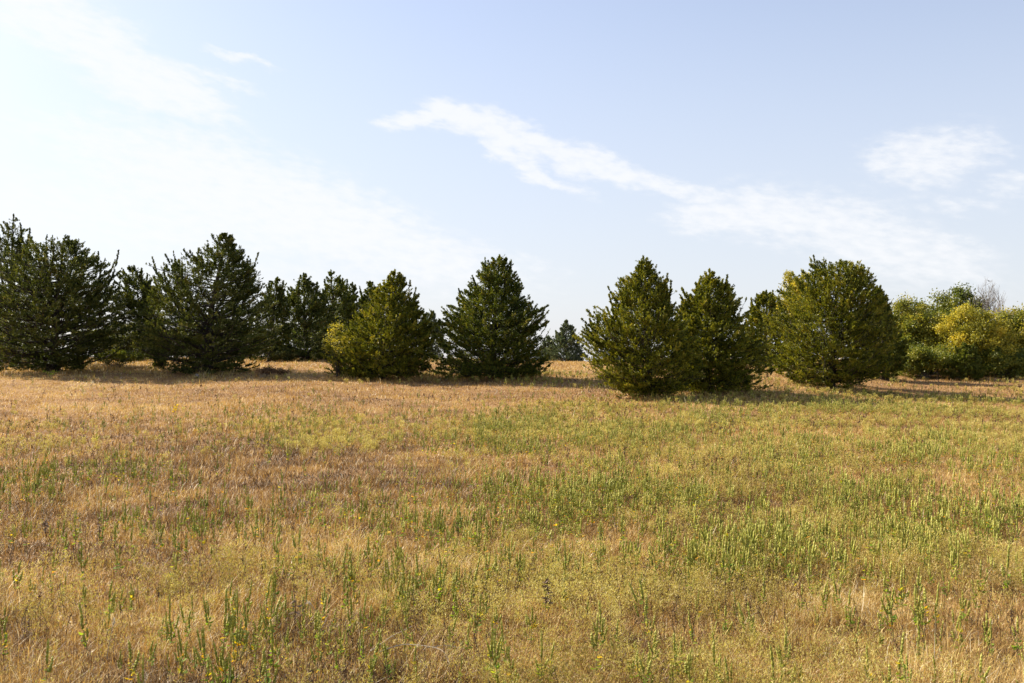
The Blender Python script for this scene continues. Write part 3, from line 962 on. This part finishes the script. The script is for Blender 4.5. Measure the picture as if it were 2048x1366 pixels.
# ------------------------------------------------------------------ spiked green weeds
def ovate(rng, p, t, s, L, Wd):
    """one broad pointed leaf, folded a little along its midrib: 8 verts"""
    nrm = np.cross(t, s)
    pts = [(0, 0), (.22, .36), (.5, .5), (.8, .25), (1, 0), (.8, -.25), (.5, -.5), (.22, -.36)]
    v = [p + t * L * a + s * Wd * b + nrm * (abs(b) * Wd * .35 - .22 * L * a * a) for a, b in pts]
    return np.array(v), np.array([[0, 1, 2, 3], [0, 3, 4, 4], [0, 5, 6, 7]])


def spike_geo(rng, L, r, rings=12, m=6):
    zz = np.linspace(0, 1, rings)
    prof = np.interp(zz, [0, .06, .5, .9, 1], [.35, .85, 1, .75, .15])
    bump = 1 + .22 * np.where(np.arange(rings) % 2 == 0, 1, -1) * (prof > .5)
    bend = rng.normal(0, .06, 2)
    P = np.stack([bend[0] * L * zz ** 2, bend[1] * L * zz ** 2, zz * L], -1)[None]
    v, q = tubes(P, (prof * bump * r)[None], m)
    v += rng.normal(size=v.shape) * r * .13
    tint = np.clip(.25 + .5 * np.repeat(zz, m) + rng.normal(0, .2, len(v)), 0, 1)
    return v, q, tint


def weed_design(rng, h, nsp, tall=1.0, yellow=.15, leaves=7):
    """stem polyline, list of spikes (base, dir, length, radius) and leaves"""
    top = np.array([rng.normal(0, .05) * h, rng.normal(0, .05) * h, h])
    P = np.stack([np.zeros(3) - [0, 0, .01], top * [.4, .4, .4], top * [.8, .8, .75], top])
    sp = []
    for j in range(nsp):
        f = 1.0 if j == 0 else rng.uniform(.45, .95)
        b = top * np.array([f, f, f])
        a = rng.rand() * 2 * np.pi
        sl = 0.02 if j == 0 else rng.uniform(.15, .42)
        dirn = unit(np.array([np.cos(a) * sl, np.sin(a) * sl, 1.0]))
        off = np.array([np.cos(a), np.sin(a), 0.15]) * (0 if j == 0 else rng.uniform(.008, .035))
        sp.append((b + off, dirn, rng.uniform(.055, .115) * tall * (1.25 if j == 0 else .85), rng.uniform(.006, .0085)))
    lv = []
    for j in range(leaves + 3):
        f = rng.uniform(.35, .98)
        a = rng.rand() * 2 * np.pi
        t = unit(np.array([np.cos(a), np.sin(a), rng.uniform(-.25, .75)]))
        s = unit(np.cross(t, [0, 0, 1.]))
        s = unit(s + np.array([0, 0, rng.normal(0, .35)]))
        L = rng.uniform(.024, .056) * (1.15 - .5 * f)
        lv.append((top * f, t, s, L, L * rng.uniform(.55, .8), np.clip(rng.uniform(.1, .65) if rng.rand() > yellow else rng.uniform(.8, 1), 0, 1)))
    return P, sp, lv


def quads_tris(q):
    tri = q[q[:, 2] == q[:, 3]][:, :3]
    return [q[q[:, 2] != q[:, 3]], tri] if len(tri) else [q]


def foliage_arrays(rng, lv):
    V, Q, T = [], [], []
    n = 0
    for (p, t, s, L, Wd, ti) in lv:
        v, q = ovate(rng, p, t, s, L, Wd)
        V.append(v)
        Q.append(q + n)
        T.append(np.full(8, ti))
        n += 8
    return np.vstack(V), np.vstack(Q), np.concatenate(T)


def align(dirn):
    return Vector((0, 0, 1)).rotation_difference(Vector(dirn)).to_matrix().to_4x4()


SPIKE_RNG = np.random.RandomState(5)
SPIKES = []
for j in range(6):
    v_, q_, t_ = spike_geo(SPIKE_RNG, 1.0, .062, 13, 6)
    SPIKES.append(make_mesh("seed_spike", v_, [q_], M['spike'], t_, smooth=False))


def build_weed(rng, h, nsp, tall=1.0, yellow=.15, leaves=7):
    P, sp, lv = weed_design(rng, h, nsp, tall, yellow, leaves)
    root = link("spiked_weed", None)
    k = len(P)
    V, Q = tubes(P[None], np.linspace(.0028, .0016, k)[None], 5)
    nb = len(V)
    for (b, dirn, L, r) in sp[1:]:           # short stalks carry the side spikes
        c = b * np.array([.9, .9, .8])
        v2, q2 = tubes(np.stack([c, .5 * (c + b) + [0, 0, -.004], b + dirn * .01])[None], np.array([[.0016, .0014, .0012]]), 4)
        V, Q = np.vstack([V, v2]), np.vstack([Q, q2 + len(V)])
    link("stem", make_mesh("stem", V, [Q], M['weedstem'], np.linspace(0, 1, len(V))), root)
    v, q, t = foliage_arrays(rng, lv)
    link("foliage", make_mesh("foliage", v, quads_tris(q), M['weedleaf'], t), root)
    for (b, dirn, L, r) in sp:
        o = link("seed_spike", SPIKES[rng.randint(len(SPIKES))], root)
        kx = r / .062
        o.matrix_local = Matrix.Translation(Vector(b)) @ align(dirn) @ Matrix.Rotation(rng.rand() * 6.28, 4, 'Z') @ Matrix.Diagonal((kx, kx, L, 1))
    return root


def copy_tree(o):
    c = o.copy()
    COL.objects.link(c)
    for ch in list(o.children):
        d_ = ch.copy()
        COL.objects.link(d_)
        d_.parent = c
        d_.matrix_parent_inverse = ch.matrix_parent_inverse
    return c


# named weeds: photo px, py of the foot, height (m), spikes, spike length factor, yellow share, leaves, label
NAMED = [
    (1567, 1375, .24, 7, 1.5, .05, 8, "darkest spiky weed clump rising from the bottom edge right of the middle"),
    (988, 1385, .30, 6, 1.45, .05, 9, "sturdy spiked weed at the bottom edge with one long seed spike in front"),
    (1082, 1390, .22, 3, 1.3, .1, 5, "three-spiked pale weed at the bottom edge beside the sturdy one"),
    (1198, 1325, .26, 6, 1.3, .1, 8, "many-spiked weed below a pale leaf, standing over the brown bare patch"),
    (1232, 1330, .20, 2, 1.2, .1, 4, "slender two-spiked weed just right of the many-spiked one over the brown patch"),
    (540, 1318, .30, 6, 1.5, .2, 10, "tall branching weed with a long leaning spike and broad pale leaves at lower left"),
    (450, 1330, .34, 8, 1.3, .25, 10, "leafy weed clump with ladder-like spikes left of the long-spiked weed"),
    (352, 1310, .25, 5, 1.2, .1, 9, "grey-green leafy weed with an upright spike at lower left"),
    (478, 1345, .16, 3, .8, .9, 8, "low weed with big yellow and orange leaves near the lower left"),
    (635, 1360, .20, 3, 1.2, .2, 5, "single crooked weed standing on bare brown thatch at lower left"),
    (1696, 1275, .24, 5, 1.2, .05, 10, "pale silvery-leaved weed with curved top spike at lower right"),
    (1900, 1310, .22, 2, 1.3, .1, 5, "lone tall pale spike in the straw at lower right"),
    (1782, 1275, .24, 4, 1.2, .3, 8, "weed with broad upright green leaf and a leaning dark spike at lower right"),
    (1835, 1235, .28, 6, 1.25, .15, 8, "tallest weed of the lower right patch, spike leaning left"),
    (2025, 1325, .20, 2, 1.1, .1, 8, "weed with one big green leaf near the lower right corner"),
    (1620, 1205, .24, 4, 1.2, .2, 7, "upright weed at the rim of the bare brown strip on the right"),
    (885, 1235, .34, 7, 1.2, .15, 10, "tall dense weed with stacked spikes left of the dead brown stalk"),
    (1130, 1180, .30, 6, 1.3, .1, 8, "tall green weed just right of the dead brown stalk"),
    (325, 1115, .30, 7, 1.2, .1, 9, "bushiest green weed in the brown grass of the left middle ground"),
    (15, 1330, .22, 3, 1.3, .1, 6, "spiked weed cut by the left edge near the bottom corner"),
    (100, 1395, .2, 3, 1.2, .2, 6, "blunt spiked weed at the bottom edge near the left corner"),
    (268, 1385, .2, 3, 1.2, .5, 7, "weed with yellow-green leaf at the bottom edge, left of the leafy clump"),
]


def place(px, py):
    """foot of a plant seen at a photo pixel: march the view ray onto the ground"""
    y = 4.0
    while y < 70:
        if CAMH - (py - HY) / F * y <= tz((px - 1024) / F * y, y):
            break
        y += .02
    x = (px - 1024) / F * y
    return x, y, tz(x, y)


rngw = np.random.RandomState(31)
for (px, py, h, nsp, tall, yel, lvn, lab) in NAMED:
    w = build_weed(rngw, h, nsp, tall, yel, lvn)
    w.location = place(px, py)
    w.scale = (.88, .88, .88)
    tag(w, lab, "weed")

PROTO = []
for j in range(14):
    w = build_weed(rngw, rngw.uniform(.13, .25), rngw.randint(2, 6), rngw.uniform(.85, 1.25), rngw.choice([.05, .1, .35]), rngw.randint(4, 9))
    PROTO.append(w)
WG = "upright spiked weeds nearest the camera"
WLAB = "upright green weed with narrow seed spikes, one of the crowd nearest the camera"
xs_, ys_ = scatter_pts(rngw, 14000, 4.7, 34, .35, .56)
kk_ = rngw.rand(len(xs_)) < np.clip(spike_map(xs_, ys_), .0, 1)
xs_, ys_ = xs_[kk_], ys_[kk_]
pxs = 1024 + xs_ / ys_ * F
inview = (np.abs(pxs - 1024) < 1040)
order = np.argsort(ys_ + np.where(inview, 0, 1000))
NEAR = order[:275]
used = set()
for n_, idx in enumerate(NEAR):
    j = n_ % len(PROTO)
    w = PROTO[j] if j not in used else copy_tree(PROTO[j])
    used.add(j)
    w.location = (xs_[idx], ys_[idx], tz(xs_[idx], ys_[idx]) - .004)
    s_ = rngw.uniform(.5, 1.1)
    w.scale = (s_, s_, s_ * rngw.uniform(.9, 1.15))
    w.rotation_euler = (rngw.normal(0, .11), rngw.normal(0, .11), rngw.rand() * 6.28)
    tag(w, WLAB, "weed", WG)
ynear = ys_[NEAR].max()


def far_weeds():
    """everything behind the nearest few hundred, as one mass"""
    rng = np.random.RandomState(77)
    designs = []
    for j in range(10):
        P, sp, lv = weed_design(rng, rng.uniform(.14, .26), rng.randint(2, 6), rng.uniform(.9, 1.3), .15, 7)
        V, Q, T, Mi = [], [], [], []
        n = 0
        for (b, dirn, L, r) in sp:
            v, q, t = spike_geo(rng, L, r, 8, 4)
            R3 = np.array(align(dirn).to_3x3())
            V.append(v @ R3.T + b)
            Q.append(q + n)
            T.append(t)
            Mi.append(np.zeros(len(q), int))
            n += len(v)
        for (p, t_, s, L, Wd, ti) in lv:
            v, q = leaf_quads(p[None], t_[None], s[None], [L], [Wd])
            V.append(v)
            Q.append(q + n)
            T.append(np.full(4, ti))
            Mi.append(np.ones(1, int))
            n += 4
        v, q = tubes(P[None, [0, 3]], np.array([[.003, .002]]), 3)
        V.append(v)
        Q.append(q + n)
        T.append(np.full(len(v), .4))
        Mi.append(np.full(len(q), 2))
        designs.append((np.vstack(V), np.vstack(Q), np.concatenate(T), np.concatenate(Mi)))
    n0 = 56000
    x, y = scatter_pts(rng, n0, ynear * .97, 56, .35)
    k = (rng.rand(n0) < np.clip(spike_map(x, y), 0, 1)) & (rng.rand(n0) < np.where(photo_rc(x, y)[0] > 950, .8, .30))
    x, y = x[k], y[k]
    z = terrain(x, y)
    VV, QQ, TT, MM = [], [], [], []
    n = 0
    for i in range(len(x)):
        V, Q, T, Mi = designs[rng.randint(10)]
        a = rng.rand() * 6.28
        s = rng.uniform(.55, 1.15)
        fat = 1 + max(0, y[i] - 14) * .014
        R = np.array([[math.cos(a), -math.sin(a), 0], [math.sin(a), math.cos(a), 0], [0, 0, 1]])
        v = (V * [fat, fat, 1]) @ R.T * s + [x[i], y[i], z[i]]
        VV.append(v)
        QQ.append(Q + n)
        TT.append(np.clip(T + rng.normal(0, .12), 0, 1))
        MM.append(Mi)
        n += len(v)
    o = link("green_weeds", make_mesh("green_weeds", np.vstack(VV), [np.vstack(QQ)], [M['spike'], M['weedleaf'], M['weedstem']], np.concatenate(TT), fmat=np.concatenate(MM)))
    tag(o, "mass of small green spiked weeds spreading back across the meadow", "weeds", kind="stuff")


far_weeds()


# ------------------------------------------------------------------ single odd things in the meadow
def dead_stalk(label, px, py, h, seed, nleaf=26, mat='deadstem'):
    rng = np.random.RandomState(seed)
    x, y, z = place(px, py)
    root = link("dead_stalk", None, loc=(x, y, z))
    tag(root, label, "dead weed")
    t = np.linspace(0, 1, 7)
    P = np.stack([rng.normal(0, .012, 7).cumsum() * .4, rng.normal(0, .012, 7).cumsum() * .4, t * h - .01], -1)
    v, q = tubes(P[None], np.linspace(.005, .002, 7)[None], 5)
    link("stem", make_mesh("stem", v, [q], M[mat], np.full(len(v), .3)), root)
    lv = []
    for j in range(nleaf):
        f = rng.uniform(.35, 1)
        a = rng.rand() * 6.28
        d_ = unit(np.array([math.cos(a), math.sin(a), rng.uniform(-1, .3)]))
        s = unit(np.cross(d_, [0, 0, 1.]) + rng.normal(0, .5, 3))
        p = np.array([np.interp(f, t, P[:, 0]), np.interp(f, t, P[:, 1]), f * h])
        lv.append((p, d_, s, rng.uniform(.026, .055), rng.uniform(.016, .032), rng.uniform(.3, 1)))
    v, q, ti = foliage_arrays(rng, lv)
    link("foliage", make_mesh("foliage", v, quads_tris(q), M[mat], ti), root)


dead_stalk("tall dead weed stalk hung with curled dark brown leaves, right of the picture's middle", 1096, 1235, .29, 1, 40)
dead_stalk("withered weed with crumpled black-brown leaves in the green patch at far left", 205, 1085, .25, 2, 30)
dead_stalk("rust brown withered weed left of the bushiest green weed", 95, 1080, .22, 3, 34)
dead_stalk("thin black dead stem standing above the long-spiked weed at lower left", 593, 1270, .34, 4, 12)


def bent_straw(label, px, py, pts, name="seed_stalk", head=True, r=.0022):
    x, y, z = place(px, py)
    root = link(name, None, loc=(x, y, z))
    tag(root, label, "grass stalk")
    P = np.array(pts, float)
    if not head:
        P[:, 2] += .035
        r *= 1.1
    t = np.linspace(0, 1, len(P))
    tt = np.linspace(0, 1, 16)
    Q = np.stack([np.interp(tt, t, P[:, i]) for i in range(3)], -1)
    for _ in range(2):
        Q[1:-1] = .25 * Q[:-2] + .5 * Q[1:-1] + .25 * Q[2:]
    v, q = tubes(Q[None], np.linspace(r, r * .7, 16)[None], 5)
    link("stem", make_mesh("stem", v, [q], M['straw'], np.full(len(v), .5)), root)
    if head:
        rng = np.random.RandomState(int(px))
        n = 60
        u = rng.rand(n)
        a, b = Q[-4], Q[-1]
        p = a + (b - a) * u[:, None] * 1.1 + rng.normal(0, .003, (n, 3))
        d_ = unit((b - a)[None] / np.linalg.norm(b - a) + rng.normal(0, .35, (n, 3)))
        v, q = leaf_quads(p, d_, side_of(rng, d_), rng.uniform(.01, .02, n), rng.uniform(.003, .005, n))
        link("seed_head", make_mesh("seed_head", v, [q], M['straw'], np.repeat(rng.uniform(.4, 1, n), 4)), root)


bent_straw("pale grass stalk with a nodding seed head, arching left over bare thatch at lower left", 648, 1285, [(0, 0, 0), (-.012, 0, .1), (-.03, 0, .18), (-.07, 0, .25), (-.09, 0, .26)])
bent_straw("pale grass stalk with a slim seed head leaning right at the lower left", 218, 1325, [(0, 0, 0), (.02, 0, .12), (.035, 0, .2), (.045, 0, .25)])
bent_straw("longest fallen pale straw lying flat on the thatch at the bottom edge", 760, 1345, [(0, 0, .09), (.12, .06, .12), (.25, .02, .12), (.36, -.02, .11), (.4, -.12, .06)], "fallen_straw", False, .0032)
bent_straw("fallen straw crossing behind the longest one at the bottom edge", 745, 1335, [(0, -.05, .08), (.1, .12, .12), (.2, .3, .13)], "fallen_straw", False, .0026)
bent_straw("short fallen straw reaching right from the longest one", 850, 1345, [(0, .05, .1), (.12, .07, .11), (.22, .06, .09)], "fallen_straw", False, .0028)
bent_straw("single bent pale straw catching the light far out before the central cedar", 990, 793, [(0, 0, .05), (.12, 0, .22), (-.05, 0, .3), (-.25, 0, .42)], "fallen_straw", False, .012)


def sunflower_stem():
    x, y, z = place(347, 830)
    root = link("yellow_plant", None, loc=(x, y, z))
    tag(root, "lone plant with bright yellow leaves in the brown grass at left", "plant")
    v, q = tubes(np.array([[[0, 0, 0], [.05, 0, .15], [.12, 0, .33]]]), np.array([[.008, .006, .004]]), 5)
    link("stem", make_mesh("stem", v, [q], M['deadstem'], np.full(len(v), .3)), root)
    rng = np.random.RandomState(3)
    lv = []
    for f, a in ((.3, 2.8), (.42, .3), (.55, 3.2), (.66, .1), (.78, 2.9), (.9, .4)):
        t = unit(np.array([math.cos(a), -.25, .6]))
        s = unit(np.cross(t, [0, 1., 0.15]))
        lv.append((np.array([.12 * f, 0, .33 * f]), t, s, .09, .06, .9))
    v, q, ti = foliage_arrays(rng, lv)
    link("foliage", make_mesh("foliage", v, quads_tris(q), M['weedleaf'], ti), root)


sunflower_stem()


def leafy_plant():
    x, y, z = place(102, 757)
    root = link("leafy_plant", None, loc=(x, y, z))
    tag(root, "grey-green leafy plant in the sun before the widest left cedar", "plant")
    rng = np.random.RandomState(8)
    out, lv = [], []
    for a in (-.9, -.3, .35, 1.0):
        P = np.array([[0, 0, 0], [a * .08, 0, .15], [a * .25, rng.normal(0, .05), .3], [a * .45, rng.normal(0, .05), .36]])
        out.append((P, np.linspace(.008, .004, 4)))
        for j in range(9):
            f = rng.uniform(.35, 1)
            p = np.array([np.interp(f, np.linspace(0, 1, 4), P[:, i]) for i in range(3)])
            t = unit(rng.normal(size=3) + [0, -.2, .3])
            lv.append((p, t, unit(np.cross(t, rng.normal(size=3))), .09, .05, rng.uniform(.2, .5)))
    P = np.stack([a for a, _ in out])
    R = np.stack([b for _, b in out])
    v, q = tubes(P, R, 4)
    link("stem", make_mesh("stem", v, [q], M['weedstem'], np.full(len(v), .5)), root)
    v, q, ti = foliage_arrays(rng, lv)
    link("foliage", make_mesh("foliage", v, quads_tris(q), M['weedleaf'], ti), root)


leafy_plant()


def stone():
    x, y, z = place(395, 756)
    rng = np.random.RandomState(2)
    n, m = 9, 12
    th = np.linspace(.02, math.pi - .02, n)
    ph = np.arange(m) / m * 2 * math.pi
    T, Pp = np.meshgrid(th, ph, indexing='ij')
    r = 1 + rng.normal(0, .10, T.shape)
    v = np.stack([.085 * r * np.sin(T) * np.cos(Pp), .08 * r * np.sin(T) * np.sin(Pp), .10 + .12 * r * np.cos(T)], -1).reshape(-1, 3)
    i = np.arange(n * m).reshape(n, m)
    q = np.stack([i[:-1], i[1:], np.roll(i[1:], -1, 1), np.roll(i[:-1], -1, 1)], -1).reshape(-1, 4)
    o = link("stone", make_mesh("stone", v, [q], M['greybark'], smooth=True), None, (x, y, z))
    tag(o, "small grey stone in the grass before the windswept cedar", "stone")


stone()


def bird():
    d = 95.0
    x, z = (1980 - 1024) / F * d, CAMH + (HY - 562) / F * d
    # one continuous body: a flat lofted outline with wings spread in a shallow v
    B = [(-.16, 0, 0, .006), (-.09, 0, .0, .03), (0, 0, 0, .042), (.08, 0, .01, .034), (.12, 0, .02, .022), (.16, 0, .018, .005)]
    v, q = tubes(np.array([[b[:3] for b in B]]), np.array([[b[3] for b in B]]), 8)
    Wv, Wq = [], []
    n = len(v)
    for s in (-1, 1):
        w = np.array([[.06, s * .03, .02], [-.05, s * .03, .02], [-.07, s * .17, .07], [.05, s * .17, .075], [-.10, s * .33, .05], [-.02, s * .33, .055]])
        w2 = w - [0, 0, .008]
        Wv += [w, w2]
        Wq += [np.array([[0, 1, 2, 3], [3, 2, 4, 5]]) + n, np.array([[3, 2, 1, 0], [5, 4, 2, 3]]) + n + 6,
               np.array([[0, 3, 9, 6], [3, 5, 11, 9], [1, 7, 8, 2], [2, 8, 10, 4], [5, 4, 10, 11]]) + n]
        n += 12
    o = link("bird", make_mesh("bird", np.vstack([v] + Wv), [np.vstack([q] + Wq)], M['deadstem'], None), None, (x, d, z))
    o.rotation_euler = (.3, 0, .5)
    tag(o, "small dark bird flying above the thicket at the right", "bird")


bird()
